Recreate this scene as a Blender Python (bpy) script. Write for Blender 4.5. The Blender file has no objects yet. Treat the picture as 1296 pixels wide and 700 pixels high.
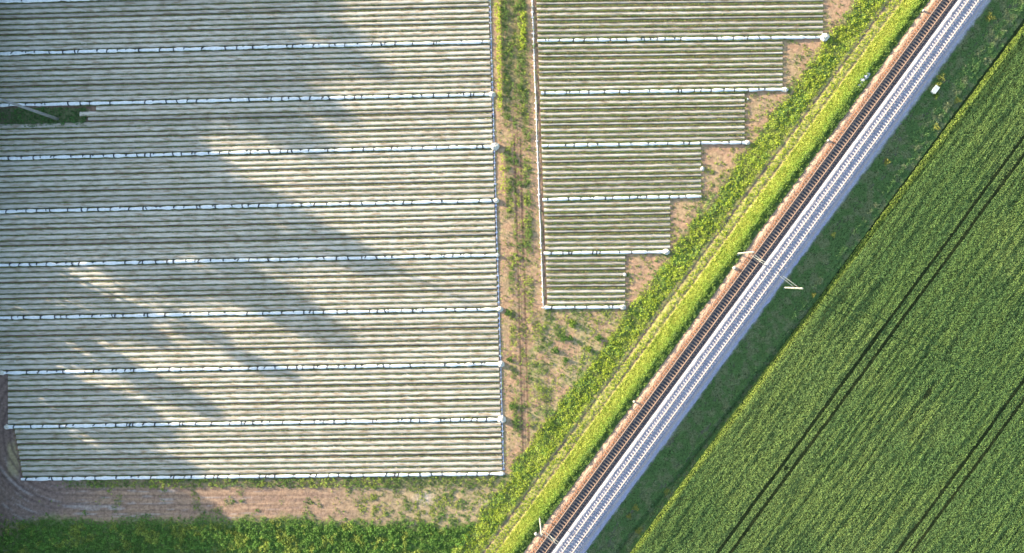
import bpy, math, random
import numpy as np
random.seed(7); RNG = np.random.default_rng(11)
scene = bpy.context.scene
COL = scene.collection
PX = 6.81          # pixels of the 1296 px wide photograph per metre at z = 0
H = 125.0          # flight height
CX, CY = 648.0, 350.0
NU = (0.8056, 0.5925); UC = NU[0]*CX + NU[1]*CY; VC = 0.5925*CX - 0.8056*CY

def P(x, y, z=0.0):
    k = (1 - z/H)/PX
    return ((x-CX)*k, -(y-CY)*k, z)
def uv_of(x, y):   # railway coordinates (across, along) of a plan position
    return NU[0]*x + NU[1]*y, 0.5925*x - 0.8056*y
def RW(U, V, z=0.0):   # railway metres -> world
    return (U*0.8056 + V*0.5925, -U*0.5925 + V*0.8056, z)
def Um(u, h=0.0): return (u-UC)/PX*(1-h/H)

# ------------------------------------------------------------------ noise
_lat = RNG.random((256, 256))
def vnoise(x, y, s=0):
    x = np.asarray(x, float)+s*17.31; y = np.asarray(y, float)+s*9.77
    xi = np.floor(x).astype(int); yi = np.floor(y).astype(int)
    fx = x-xi; fy = y-yi; fx = fx*fx*(3-2*fx); fy = fy*fy*(3-2*fy)
    a = _lat[xi & 255, yi & 255]; b = _lat[(xi+1) & 255, yi & 255]
    c = _lat[xi & 255, (yi+1) & 255]; d = _lat[(xi+1) & 255, (yi+1) & 255]
    return (a*(1-fx)+b*fx)*(1-fy)+(c*(1-fx)+d*fx)*fy
def fbm(x, y, s=0, o=4):
    t = 0; a = 1; n = 0
    for i in range(o):
        t = t+a*vnoise(np.asarray(x)*2**i, np.asarray(y)*2**i, s+i*3); n += a; a *= .55
    return t/n
def sstep(a, b, x): t = np.clip((x-a)/(b-a), 0, 1); return t*t*(3-2*t)
def band(x, a, b, f): return sstep(a-f, a+f, x)*(1-sstep(b-f, b+f, x))

# ------------------------------------------------------------------ mesh helpers
def tag(o, label=None, cat=None, group=None, kind=None):
    if label: o['label'] = label
    if cat: o['category'] = cat
    if group: o['group'] = group
    if kind: o['kind'] = kind
    return o
def mesh_np(name, V, F, mat, col=None, smooth=False):
    me = bpy.data.meshes.new(name)
    V = np.asarray(V, np.float32); F = np.asarray(F, np.int32)
    n, k = F.shape
    me.vertices.add(len(V)); me.vertices.foreach_set('co', V.ravel())
    me.loops.add(n*k); me.loops.foreach_set('vertex_index', F.ravel())
    me.polygons.add(n)
    me.polygons.foreach_set('loop_start', np.arange(0, n*k, k, dtype=np.int32))
    me.polygons.foreach_set('loop_total', np.full(n, k, np.int32))
    if smooth: me.polygons.foreach_set('use_smooth', np.ones(n, bool))
    if col is not None:
        at = me.color_attributes.new('col', 'FLOAT_COLOR', 'POINT')
        c4 = np.ones((len(V), 4), np.float32); c4[:, :3] = col
        at.data.foreach_set('color', c4.ravel())
    me.update(calc_edges=True)
    me.materials.append(mat)
    return me
def link(name, me, parent=None, loc=(0, 0, 0)):
    o = bpy.data.objects.new(name, me); COL.objects.link(o); o.location = loc
    if parent: o.parent = parent
    return o
def empty(name, loc, rz=0):
    o = bpy.data.objects.new(name, None); COL.objects.link(o)
    o.location = loc; o.rotation_euler = (0, 0, rz); o.empty_display_size = .3
    return o
class MB:
    def __init__(s): s.v = []; s.f = []
    def add(s, vs, fs):
        n = len(s.v); s.v += [tuple(p) for p in vs]; s.f += [tuple(i+n for i in f) for f in fs]
    def box(s, c, d, rz=0, taper=1.0, bev=.0):
        ca, sa = math.cos(rz), math.sin(rz); vs = []
        b = min(bev, min(d)*.4)
        rings = [(-d[2]/2, 1, 0), (d[2]/2-b, 1, 0)] + ([(d[2]/2, 1, b)] if b else [])
        if not b: rings = [(-d[2]/2, 1, 0), (d[2]/2, taper, 0)]
        for z, t, ins in rings:
            for sx, sy in ((-1, -1), (1, -1), (1, 1), (-1, 1)):
                x = sx*(d[0]/2-ins)*t; y = sy*(d[1]/2-ins)*t
                vs.append((c[0]+x*ca-y*sa, c[1]+x*sa+y*ca, c[2]+z))
        fs = [(3, 2, 1, 0)]
        m = len(rings)
        for r in range(m-1):
            for i in range(4):
                j = (i+1) % 4; fs.append((r*4+i, r*4+j, (r+1)*4+j, (r+1)*4+i))
        fs.append(tuple((m-1)*4+i for i in range(4)))
        s.add(vs, fs)
    def tube(s, pts, rad, n=8, caps=True):
        pts = [np.array(p, float) for p in pts]
        if not hasattr(rad, '__len__'): rad = [rad]*len(pts)
        vs = []; fs = []
        for i, p in enumerate(pts):
            d = pts[min(i+1, len(pts)-1)]-pts[max(i-1, 0)]; d /= np.linalg.norm(d)
            up = np.array((0, 0, 1.)) if abs(d[2]) < .9 else np.array((1., 0, 0))
            a = np.cross(d, up); a /= np.linalg.norm(a); b = np.cross(a, d)
            for k in range(n):
                t = 2*math.pi*k/n
                vs.append(p+rad[i]*(a*math.cos(t)+b*math.sin(t)))
        for i in range(len(pts)-1):
            for k in range(n):
                j = (k+1) % n
                fs.append((i*n+k, i*n+j, (i+1)*n+j, (i+1)*n+k))
        if caps:
            fs.append(tuple(range(n))[::-1]); fs.append(tuple((len(pts)-1)*n+k for k in range(n)))
        s.add(vs, fs)
    def mesh(s, name, mat, smooth=False):
        me = bpy.data.meshes.new(name); me.from_pydata(s.v, [], s.f); me.update()
        if smooth: me.polygons.foreach_set('use_smooth', [True]*len(me.polygons))
        me.materials.append(mat); return me
    def build(s, name, mat, parent=None, loc=(0, 0, 0), smooth=False):
        return link(name, s.mesh(name, mat, smooth), parent, loc)

def leaf_quads(c, size, tilt, aspect=.55, az=None, rng=RNG):
    N = len(c)
    if az is None: az = rng.random(N)*2*np.pi
    t = np.stack([np.cos(az)*np.cos(tilt), np.sin(az)*np.cos(tilt), np.sin(tilt)], 1)
    b = np.stack([-np.sin(az), np.cos(az), (rng.random(N)-.5)*.8], 1)
    s = (size*.5)[:, None]; w = (size*.5*aspect)[:, None]
    V = np.stack([c-t*s, c+b*w, c+t*s, c-b*w], 1).reshape(-1, 3)
    F = np.arange(4*N).reshape(-1, 4)
    return V, F
def blades(c, h, lean, w, rng=RNG):
    N = len(c); az = rng.random(N)*2*np.pi; a2 = rng.random(N)*2*np.pi
    b = np.stack([np.cos(az), np.sin(az), np.zeros(N)], 1)*(w*.5)[:, None]
    tip = c+np.stack([np.cos(a2)*lean, np.sin(a2)*lean, h], 1)
    V = np.stack([c-b, c+b, tip], 1).reshape(-1, 3)
    return V, np.arange(3*N).reshape(-1, 3)
def vcol(base, n, k, jit=.25, warm=.12, rng=RNG):
    base = np.asarray(base, float)
    if base.ndim == 1: base = np.tile(base, (n, 1))
    m = 1+(rng.random((n, 1))-.5)*2*jit
    c = base*m; c[:, 0] *= 1+(rng.random(n)-.5)*2*warm
    return np.repeat(np.clip(c, .004, .95), k, axis=0)

# ------------------------------------------------------------------ materials
def mat_new(name, rough=.8, spec=.3):
    m = bpy.data.materials.new(name); m.use_nodes = True
    b = m.node_tree.nodes['Principled BSDF']; b.inputs['Roughness'].default_value = rough
    b.inputs['Specular IOR Level'].default_value = spec
    return m, m.node_tree, b
def noise_mat(name, c1, c2, scale=4, rough=.8, spec=.3, bump=.3, stretch=(1, 1, 1), detail=4, metal=0, c3=None, bscale=None, lo=.35, hi=.65):
    m, nt, b = mat_new(name, rough, spec)
    geo = nt.nodes.new('ShaderNodeNewGeometry')
    mp = nt.nodes.new('ShaderNodeMapping'); mp.inputs['Scale'].default_value = stretch
    nt.links.new(geo.outputs['Position'], mp.inputs['Vector'])
    n = nt.nodes.new('ShaderNodeTexNoise'); n.inputs['Scale'].default_value = scale; n.inputs['Detail'].default_value = detail
    nt.links.new(mp.outputs[0], n.inputs['Vector'])
    r = nt.nodes.new('ShaderNodeValToRGB'); e = r.color_ramp.elements
    e[0].position = lo; e[1].position = hi; e[0].color = (*c1, 1); e[1].color = (*c2, 1)
    if c3: x = e.new(.5*(lo+hi)); x.color = (*c3, 1)
    nt.links.new(n.outputs['Fac'], r.inputs[0]); nt.links.new(r.outputs[0], b.inputs['Base Color'])
    b.inputs['Metallic'].default_value = metal
    if bump:
        n2 = nt.nodes.new('ShaderNodeTexNoise'); n2.inputs['Scale'].default_value = bscale or scale*4; n2.inputs['Detail'].default_value = 3
        nt.links.new(geo.outputs['Position'], n2.inputs['Vector'])
        bp = nt.nodes.new('ShaderNodeBump'); bp.inputs['Strength'].default_value = bump; bp.inputs['Distance'].default_value = .05
        nt.links.new(n2.outputs['Fac'], bp.inputs['Height']); nt.links.new(bp.outputs[0], b.inputs['Normal'])
    return m
def attr_mat(name, rough=.85, spec=.15, nscale=0, bump=0, bdist=.1, transl=0):
    m, nt, b = mat_new(name, rough, spec)
    a = nt.nodes.new('ShaderNodeAttribute'); a.attribute_name = 'col'
    out = a.outputs['Color']
    geo = nt.nodes.new('ShaderNodeNewGeometry')
    if nscale:
        n = nt.nodes.new('ShaderNodeTexNoise'); n.inputs['Scale'].default_value = nscale; n.inputs['Detail'].default_value = 6; n.inputs['Roughness'].default_value = .65
        nt.links.new(geo.outputs['Position'], n.inputs['Vector'])
        mr = nt.nodes.new('ShaderNodeMapRange'); mr.inputs['From Min'].default_value = .3; mr.inputs['From Max'].default_value = .7
        mr.inputs['To Min'].default_value = .62; mr.inputs['To Max'].default_value = 1.38
        nt.links.new(n.outputs['Fac'], mr.inputs['Value'])
        mx = nt.nodes.new('ShaderNodeVectorMath'); mx.operation = 'SCALE'
        nt.links.new(out, mx.inputs[0]); nt.links.new(mr.outputs[0], mx.inputs['Scale'])
        out = mx.outputs[0]
    nt.links.new(out, b.inputs['Base Color'])
    if bump:
        n2 = nt.nodes.new('ShaderNodeTexNoise'); n2.inputs['Scale'].default_value = 5; n2.inputs['Detail'].default_value = 5
        nt.links.new(geo.outputs['Position'], n2.inputs['Vector'])
        bp = nt.nodes.new('ShaderNodeBump'); bp.inputs['Strength'].default_value = bump; bp.inputs['Distance'].default_value = bdist
        nt.links.new(n2.outputs['Fac'], bp.inputs['Height']); nt.links.new(bp.outputs[0], b.inputs['Normal'])
    if transl:
        tr = nt.nodes.new('ShaderNodeBsdfTranslucent'); nt.links.new(out, tr.inputs['Color'])
        ms = nt.nodes.new('ShaderNodeMixShader'); ms.inputs[0].default_value = transl
        o = nt.nodes['Material Output']
        nt.links.new(b.outputs[0], ms.inputs[1]); nt.links.new(tr.outputs[0], ms.inputs[2]); nt.links.new(ms.outputs[0], o.inputs['Surface'])
    return m
M = {}
M['ground'] = attr_mat('ground_soil', .95, .05, nscale=1.6, bump=.5, bdist=.12)
M['leaf'] = attr_mat('leaves', .7, .2, transl=.3)
M['ballast_new'] = noise_mat('fresh_grey_stone', (.40, .39, .40), (.70, .68, .67), 9, .9, .15, .9, bscale=14)
M['ballast_with_shade'] = attr_mat('rusty_stone_with_shade', .95, .1, nscale=6, bump=.9, bdist=.08)
M['rail_rust'] = noise_mat('rusty_rail_steel', (.25, .17, .13), (.38, .28, .21), 6, .6, .4, .1)
M['rail_new'] = noise_mat('bright_rail_steel', (.42, .34, .29), (.60, .52, .46), 6, .45, .5, .1)
M['sleeper_wood'] = noise_mat('weathered_sleeper', (.20, .15, .12), (.40, .29, .22), 3, .9, .1, .4)
M['sleeper_conc'] = noise_mat('pale_concrete_sleeper', (.37, .36, .38), (.54, .53, .54), 1.3, .85, .2, .2)
M['mast'] = noise_mat('galvanised_mast_steel', (.38, .38, .32), (.52, .51, .43), 3, .5, .4, 0)
M['insul'] = noise_mat('brown_insulator', (.16, .07, .04), (.22, .10, .06), 3, .3, .5, 0)
M['conc'] = noise_mat('concrete', (.45, .43, .40), (.62, .60, .56), 3, .9, .2, .3)
M['wire'] = noise_mat('copper_wire', (.20, .13, .09), (.28, .2, .14), 3, .5, .5, 0)
M['pole'] = noise_mat('grey_pole_concrete', (.17, .185, .20), (.26, .27, .29), 2.0, .85, .2, .2)
M['film'] = noise_mat('pale_mulch_film', (.34, .25, .16), (.70, .62, .52), 1.6, .55, .3, .6, stretch=(.35, 1.8, 1), detail=7, c3=(.56, .49, .385), lo=.30, hi=.70, bscale=6)
_nt = M['film'].node_tree; _b = _nt.nodes['Principled BSDF']; _oi = _nt.nodes.new('ShaderNodeObjectInfo'); _mr = _nt.nodes.new('ShaderNodeMapRange')
_mr.inputs['To Min'].default_value = .80; _mr.inputs['To Max'].default_value = 1.12; _nt.links.new(_oi.outputs['Random'], _mr.inputs['Value'])
_vm = _nt.nodes.new('ShaderNodeVectorMath'); _vm.operation = 'SCALE'; _src = _b.inputs['Base Color'].links[0].from_socket
_nt.links.new(_src, _vm.inputs[0]); _nt.links.new(_mr.outputs[0], _vm.inputs['Scale']); _nt.links.new(_vm.outputs[0], _b.inputs['Base Color'])
M['roll'] = noise_mat('white_rolled_film', (.78, .78, .77), (.93, .93, .92), 2.5, .4, .45, .5, bscale=5)
M['tie'] = noise_mat('dark_tie_strap', (.03, .035, .05), (.06, .065, .08), 5, .7, .2, 0)
M['bag'] = noise_mat('off_white_bag', (.48, .44, .38), (.72, .69, .63), 5, .7, .3, .5)
M['pipe_blue'] = noise_mat('bluish_irrigation_hose', (.30, .37, .55), (.55, .60, .70), 1.2, .5, .4, 0, stretch=(1, .6, 1))
M['pipe_white'] = noise_mat('whitish_irrigation_hose', (.66, .62, .60), (.84, .82, .80), 1.2, .5, .4, 0)
M['post'] = noise_mat('grey_post_steel', (.3, .31, .33), (.42, .42, .43), 4, .5, .4, 0)
M['bark'] = noise_mat('tree_bark', (.08, .06, .045), (.16, .12, .09), 4, .9, .1, .6)
M['panel'] = noise_mat('pale_painted_metal', (.46, .50, .52), (.60, .63, .66), 3, .5, .4, 0)
M['stone'] = noise_mat('grey_stone', (.30, .32, .34), (.52, .53, .56), 3, .9, .15, .5)

# ------------------------------------------------------------------ field layout (plan pixels)
# film rolls: (xa, ya, xb, yb)
LROLL = [(-40, 3.4, 618, -13), (-40, 69.2, 619, 53.4), (-40, 134.6, 623, 119.8), (-40, 202, 626, 185.6),
         (-40, 268.8, 628, 254.2), (-40, 336.6, 629.5, 323), (-40, 403, 632.5, 391.3), (3, 471.8, 634, 460.6),
         (10, 540, 635, 530.6), (28, 606, 637, 599.3)]
RROLL = [(675, -14.5, 1098, -19.5), (680, 52, 1043, 47.6), (684.5, 118, 993, 113.6), (685.5, 184.8, 945, 180.6),
         (686.5, 252.8, 886, 248.6), (688, 320.8, 843, 318.8), (689, 389.2, 788, 388.6)]
REDGE = [1042, 991, 943, 888, 849, 792]
def xl(y): return 619.6+17.4*np.asarray(y, float)/600     # right edge of left field
def xr0(y): return 673.2+14.0*np.asarray(y, float)/389    # left edge of right field
def lin(r, x): return r[1]+(r[3]-r[1])*(x-r[0])/(r[2]-r[0])
def yb9(x): return lin(LROLL[9], x)

# ------------------------------------------------------------------ terrain height
PROF = [(-3000, 0), (860, 0), (892, .05), (905, .22), (921, .30), (924, .42), (937.5, 1.55), (941, 1.46), (947.5, 1.48), (950, 1.58),
        (958, 1.6), (1003, 1.6), (1013, 1.08), (1030, .55), (1046, .22), (1049.5, -.30), (1052, -.38), (1055.5, .0), (1060, .10), (6000, .1)]
PU = np.array([Um(u, h) for u, h in PROF]); PH = np.array([h for u, h in PROF], float)
def height_xy(X, Y, detail=True):
    U = X*0.8056 - Y*0.5925; V = X*0.5925 + Y*0.8056
    w = sstep(Um(990), Um(1040), U)*np.clip(V, -80, 80)*.042*6/6.81*.17*6   # ditch drifts a little along the line
    w2 = (1-sstep(Um(935), Um(948), U))*(1.0*(fbm(V/9, V*0, 3)-.5))*sstep(Um(900), Um(922), U)
    h = np.interp(U-w-w2, PU, PH)
    if detail:
        soft = 1-band(U, Um(948), Um(1012), .8)
        h = h+soft*(fbm(X/1.3, Y/1.3, 5)-.5)*.09+soft*(fbm(X/9, Y/9, 8)-.5)*.16
    return h

# ------------------------------------------------------------------ ground cover maps (plan pixels)
def infield(x, y):
    L = (x < xl(y)-.5) & (y < yb9(x)+2)
    le = np.where(y < 474, -999, np.where(y < 541, 9+(y-474)*.06, 15+(y-541)*.2)); L &= x > le
    R = (x > xr0(y)+3) & (y < lin(RROLL[6], x)+2)
    e = np.full(np.shape(x), 0.0)
    for i in range(6):
        yt = lin(RROLL[i], x); e = np.where(y >= yt, REDGE[i], e)
    e = np.where(y < lin(RROLL[0], x), 1090, e)
    R &= x < e
    return L, R
def patch(x, y):   # overgrown island round the pole
    w = 6*(fbm(x/9, y/9, 20)-.5)
    return band(x+2.2*w, -60, 109, 5)*band(y+.7*w, 136.5, 160.5, 2.5)
def cover(x, y):
    """returns ground colour (n,3), density of low green weeds, density of yellow/bright grass"""
    x = np.asarray(x, float); y = np.asarray(y, float)
    u, v = uv_of(x, y)
    n1 = fbm(x/14, y/14, 1); n2 = fbm(x/5, y/5, 2); n3 = fbm(x/45, y/45, 3)
    nr = fbm(u/2.2, v/30, 4)                        # streaks along the line
    nh = fbm(x/40, y/2.6, 5); nv = fbm(x/2.6, y/40, 6)
    tan = np.array((.47, .29, .18)); dark = np.array((.27, .175, .13)); straw = np.array((.46, .37, .19))
    green = np.array((.085, .14, .03)); olive = np.array((.20, .20, .06)); purp = np.array((.26, .17, .13))
    def mix(c, k, w): w = np.clip(w, 0, 1)[:, None]; return c*(1-w)+np.asarray(k)*w
    c = np.tile(tan, (len(x), 1))*(.82+.36*n2[:, None])
    c = mix(c, straw, sstep(.45, .65, n1)*.35)
    W = np.zeros(len(x)); G = np.zeros(len(x))
    L, R = infield(x, y)
    # ---- central lane
    lane = (x > xl(y)) & (x < xr0(y)+2) & (y < 600) & (u < 872)
    cxl = x-(y*.028)
    rut = np.exp(-((cxl-646.0)/1.3)**2)+np.exp(-((cxl-653.5)/1.5)**2)+.6*np.exp(-((cxl-649.5)/.9)**2)
    c = np.where(lane[:, None], mix(c, (.17, .10, .075), rut*1.0*sstep(120, 200, y)*(.5+nv)), c)
    c = np.where(lane[:, None], mix(c, olive, (1-sstep(90, 190, y))*band(cxl, 632, 668, 2)*.5), c)
    ws = band(cxl, 634, 641, 1.5)*sstep(.40, .58, fbm(y/11, x*0+3, 9))*.9+band(cxl, 656, 664, 2)*sstep(.36, .6, fbm(y/13, x*0+8, 12))*.8
    ws = ws+band(cxl, 640, 666, 2)*sstep(.52, .66, fbm(x/4, y/9, 13))*.7
    ws = ws*np.where(y < 330, 1, .75)*np.where(band(y, 215, 330, 10) > .5, 1.2, 1)
    ws = ws+(1-sstep(100, 170, y))*band(cxl, 633, 663, 2)*(.05+.7*sstep(.4, .6, n2)*sstep(.35, .55, nv))
    W = np.where(lane, np.clip(ws*1.25+.12, 0, 1), W)
    G = np.where(lane, band(x, 626.5+y*.03, 632.5+y*.02, .8)*(1-sstep(125, 150, y))*1.6+band(x, 658, 665, 1.5)*band(y, 14, 62, 5)*.8+band(cxl, 626.5, 632, 1.5)*band(y, 195, 245, 9)*.5, G)
    # ---- triangle of waste ground below right field
    tri = (x >= xr0(y)+2) & (y > 391) & (u < 880) | ((y > 600) & (x > 560) & (u < 880)) | (lane & (x > 672) & (y > 391))
    c = np.where(tri[:, None], mix(c, straw, .75*sstep(.3, .6, n1)), c)
    W = np.where(tri, np.clip(sstep(.47, .66, n1*.6+n2*.4)*.9+.3*(1-sstep(392, 425, y))+.9*sstep(.45, .6, fbm(x/7, y/16, 22))*band(x-(y-390)*.1, 672, 690, 5)+.16, 0, 1)*.85, W)
    # ---- aprons to the right of the steps
    ap = (x > 780) & ~R & (u < 876) & (y < 392)
    W = np.where(ap, sstep(.46, .66, n2)*.5+sstep(858, 876, u)*.5*sstep(.4, .6, n1), W)
    # ---- bottom strip below the left field
    bot = (y >= yb9(x)+2) & (x < 640) & (u < 882)
    k = np.clip(nh, 0, 1)
    bc = mix(np.tile(np.array((.40, .26, .17)), (len(x), 1)), purp, sstep(.45, .6, k)*.6)
    bc = mix(bc, (.48, .42, .38), sstep(.62, .72, k)*.5*(1-sstep(260, 420, x)))
    for r0 in (619.5, 627, 639, 647): bc = mix(bc, (.20, .13, .09), np.exp(-((y-r0-3*(fbm(x/60, x*0, 36)-.5))/1.2)**2)*.6*(1-sstep(300, 520, x)))
    bc = mix(bc, straw, sstep(380, 560, x)*.55)
    bc = mix(bc, (.62, .50, .40), np.exp(-(((x-537)/11)**2+((y-631)/7)**2))*.9+np.exp(-(((x-617)/6)**2+((y-638)/5)**2))*.7)
    edge = 654+16*(fbm(x/25, y*0, 31)-.5)+7*(fbm(x/60, y*0, 30)-.5)*2-6*sstep(180, 380, x)*0+10*sstep(420, 560, x)-6*(1-sstep(20, 120, x))
    gr = sstep(edge-4, edge+13, y+12*(n2-.5))
    bc = mix(bc, green*1.5, gr*.85*sstep(-10, 90, x+.9*(y-650)))
    c = np.where(bot[:, None], bc, c)
    wb = gr*1.0+band(y, 603, 617, 2.0)*sstep(60, 110, x)*(.6+.7*sstep(.4, .6, n2))+sstep(400, 560, x)*sstep(.40, .55, n2)*.75+(1-gr)*sstep(.60, .74, n1)*.5
    wb = wb*np.where(y < 658, .25+.75*sstep(60, 130, x), 1)*sstep(-20, 70, x+.9*(y-650))
    W = np.where(bot, np.clip(wb, 0, 1), W)
    # ---- headland road turning round the lower left corner
    d = np.hypot(np.maximum(95-x, 0)*.9, 545-y); rd = np.where(x < 95, d, y-545)
    road = ((~L) & (x < 34) & (y > 470)) | (bot & (x < 140))
    ring = fbm(np.arctan2(y-545, x-95)*3, rd/2.5, 33)
    rc = mix(np.tile(np.array((.25, .17, .135)), (len(x), 1)), (.44, .38, .35), sstep(.55, .7, ring)*.5*sstep(10, 40, y-560))
    rc = mix(rc, straw*.95, band(x, 10, 24, 3)*band(y, 560, 602, 6)*.7)
    for r0 in (74, 82, 93, 101): rc = mix(rc, (.15, .10, .085), np.exp(-((rd-r0-2.5*(fbm(x/25, y/25, 35)-.5))/1.3)**2)*.8)
    fr = np.where(bot, 1-sstep(60, 140, x), 1.0)*(1-sstep(650, 664, y+.25*x-10+5*(n2-.5)))
    c = np.where(road[:, None], c*(1-fr[:, None])+rc*fr[:, None], c)
    # ---- field soil
    fc = mix(np.tile(np.array((.27, .18, .125)), (len(x), 1)), (.13, .08, .06), sstep(.45, .65, nh)*.7)
    c = np.where((L | R)[:, None], fc, c)
    # ---- pole island
    pt = patch(x, y)
    c = mix(c, (.15, .13, .09), pt*.9); W = np.where(pt > .4, pt*1.4*(.35+.65*sstep(4, 40, x)), W)
    # ---- weeds beside the farm road
    b0 = 874+14*(n3-.5)+12*(n1-.5)
    wz = sstep(b0-4, b0+4, u)*(1-sstep(901, 905, u+3*(nr-.5)))
    c = mix(c, olive*.8, wz*.85); W = np.maximum(W*(1-wz), wz*(.85+.5*(n2-.5)))
    G = np.maximum(G, wz*(.35+.5*sstep(.45, .6, n1)))
    # ---- grassy farm road with two ruts
    rz = band(u, 903.5, 922, 1.2)
    c = mix(c, np.array((.43, .40, .12)), rz)
    c = mix(c, (.24, .17, .12), rz*(np.exp(-((u-907.5-2*(fbm(v/60, v*0, 40)-.5))/1.5)**2)*.95+np.exp(-((u-918.6)/1.3)**2)*.6+.35*sstep(.5, .65, nr)))
    W = np.where(rz > .5, 0, W); G = np.where(rz > .5, band(u, 910, 917, 1.5)*.45*(.4+nr)+.12, G)
    # ---- sunny bank
    sb = band(u, 922, 941, 1.0)
    c = mix(c, (.22, .27, .03), sb); W = np.where(sb > .5, 0, W); G = np.where(sb > .5, 1.5, G)
    c = mix(c, (.11, .16, .05), band(u, 941, 948.5, 1.2)); W = np.where(band(u, 940, 948, 1) > .5, .95, W); G = np.where(band(u, 941, 948, 1) > .5, 0, G)
    pth = band(u, 948, 976, .8)
    c = mix(c, np.array((.54, .35, .23)), pth)
    bz = (u > 948.5) & (u < 1010); W = np.where(bz, 0, W); G = np.where(bz, 0, G)
    c = np.where(((u > 1000) & (u < 1013))[:, None], np.array((.40, .38, .37)), c)
    # ---- shaded verge and ditch
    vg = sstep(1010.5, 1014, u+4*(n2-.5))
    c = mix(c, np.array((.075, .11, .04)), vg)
    c = mix(c, (.26, .19, .17), vg*(1-sstep(1046, 1050, u))*sstep(.62, .76, fbm(u/6, v/16, 44))*.4)
    W = np.where((u > 1010) & (u < 1052), .55+.5*(n1-.3)-.5*sstep(.62, .76, fbm(u/6, v/16, 44)), W); G = np.where(u > 1016, 0, G)
    cr = sstep(1056, 1059, u); c = mix(c, np.array((.04, .055, .022)), cr); W = np.where(u > 1053, 0, W)
    c = mix(c, (.10, .145, .045), np.clip(W, 0, 1)*.6*(u < 1048))
    return c, np.clip(W, 0, 1), G

# ------------------------------------------------------------------ ground sheet
def axis(lo, hi, step):
    core = np.arange(lo, hi+step/2, step); t = []; d = step*2; x = hi
    while x < hi+2500: x += d; t.append(x); d *= 1.35
    t = np.array(t); return np.concatenate([(lo-(t-hi))[::-1], core, t])
gx = axis(-104, 104, .22); gy = axis(-60, 60, .22)
X, Y = np.meshgrid(gx, gy, indexing='ij'); xs = X.ravel(); ys = Y.ravel()
zs = height_xy(xs, ys)
k = 1-zs/H
px = xs/k*PX+CX; py = -ys/k*PX+CY
gc, _, _ = cover(px, py)
# wheel ruts sink into the farm road and the tramlines
uu, vv = uv_of(px, py)
zs = zs-.09*(np.exp(-((uu-907.5)/1.4)**2)+.7*np.exp(-((uu-918.6)/1.3)**2))
nx, ny = len(gx), len(gy)
ii = np.arange(nx*ny).reshape(nx, ny)
F = np.stack([ii[:-1, :-1], ii[1:, :-1], ii[1:, 1:], ii[:-1, 1:]], -1).reshape(-1, 4)
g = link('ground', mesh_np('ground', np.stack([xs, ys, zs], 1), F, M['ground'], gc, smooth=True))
tag(g, kind='structure')

# ------------------------------------------------------------------ ballast
VR = 110.0
def ballast(name, prof, mat, colf=None):
    us = []; hs = []
    for (u0, h0), (u1, h1) in zip(prof[:-1], prof[1:]):
        n = max(2, int(abs(Um(u1)-Um(u0))/.11))
        for i in range(n): t = i/n; us.append(u0+(u1-u0)*t); hs.append(h0+(h1-h0)*t)
    us.append(prof[-1][0]); hs.append(prof[-1][1])
    us = np.array(us); hs = np.array(hs); vs = np.arange(-VR, VR, .16)
    Uc = (us-UC)/PX*(1-hs/H)
    A, B = np.meshgrid(Uc, vs, indexing='ij'); HH = np.repeat(hs[:, None], len(vs), 1)
    j = (RNG.random(A.shape)-.5)
    HH = HH+j*.08+(fbm(A*.8, B*.8, 50)-.5)*.10
    wob = (fbm(B/.9, B*0, 51)-.5)*.45; e = np.zeros(A.shape); e[-3:] = 1; e[0] = 1
    A = A+wob*e
    HH[0] -= .25; HH[-1] -= .25
    V = np.stack([A*0.8056+B*0.5925, -A*0.5925+B*0.8056, HH], -1).reshape(-1, 3)
    m, n = A.shape; ii = np.arange(m*n).reshape(m, n)
    F = np.stack([ii[:-1, :-1], ii[:-1, 1:], ii[1:, 1:], ii[1:, :-1]], -1).reshape(-1, 4)[:, ::-1]
    col = colf(np.repeat(us[:, None], n, 1).ravel(), B.ravel()) if colf else None
    return tag(link(name, mesh_np(name, V, F, mat, col)), kind='structure')
def oldcol(u, V):
    n = fbm(u/1.5, V*1.6, 61)[:, None]
    tan_, rust, dark = np.array((.56, .37, .25)), np.array((.42, .21, .12)), np.array((.075, .08, .10))  # tan and rust are stone; the navy tone paints in the rail shadow
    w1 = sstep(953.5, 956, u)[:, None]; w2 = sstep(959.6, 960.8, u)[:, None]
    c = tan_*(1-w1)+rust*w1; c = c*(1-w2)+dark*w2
    return c*(.65+.7*n)
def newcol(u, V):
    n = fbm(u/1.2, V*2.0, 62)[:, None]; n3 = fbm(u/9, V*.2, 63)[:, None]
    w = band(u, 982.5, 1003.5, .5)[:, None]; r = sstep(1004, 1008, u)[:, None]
    c = np.array((.36, .345, .36))*(1-w)+np.array((.36, .355, .43))*w  # bluer crib: rail shade tinted into the stone colour
    c = c*(1-r)+np.array((.36, .355, .48))*r  # right shoulder slope painted bluer as if in shade
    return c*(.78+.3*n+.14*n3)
ballast('ballast_of_rusty_track', [(949.5, 1.52), (952, 1.66), (956, 1.70), (957.5, 1.71), (959.5, 1.68), (972, 1.68), (974, 1.70), (975.5, 1.70), (977, 1.62)], M['ballast_with_shade'], oldcol)
ballast('ballast_of_new_track', [(975.5, 1.60), (979.8, 2.10), (982, 2.10), (984, 2.0), (1002.5, 2.0), (1003.5, 2.06), (1011, 1.2)], M['ballast_with_shade'], newcol)

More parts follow.
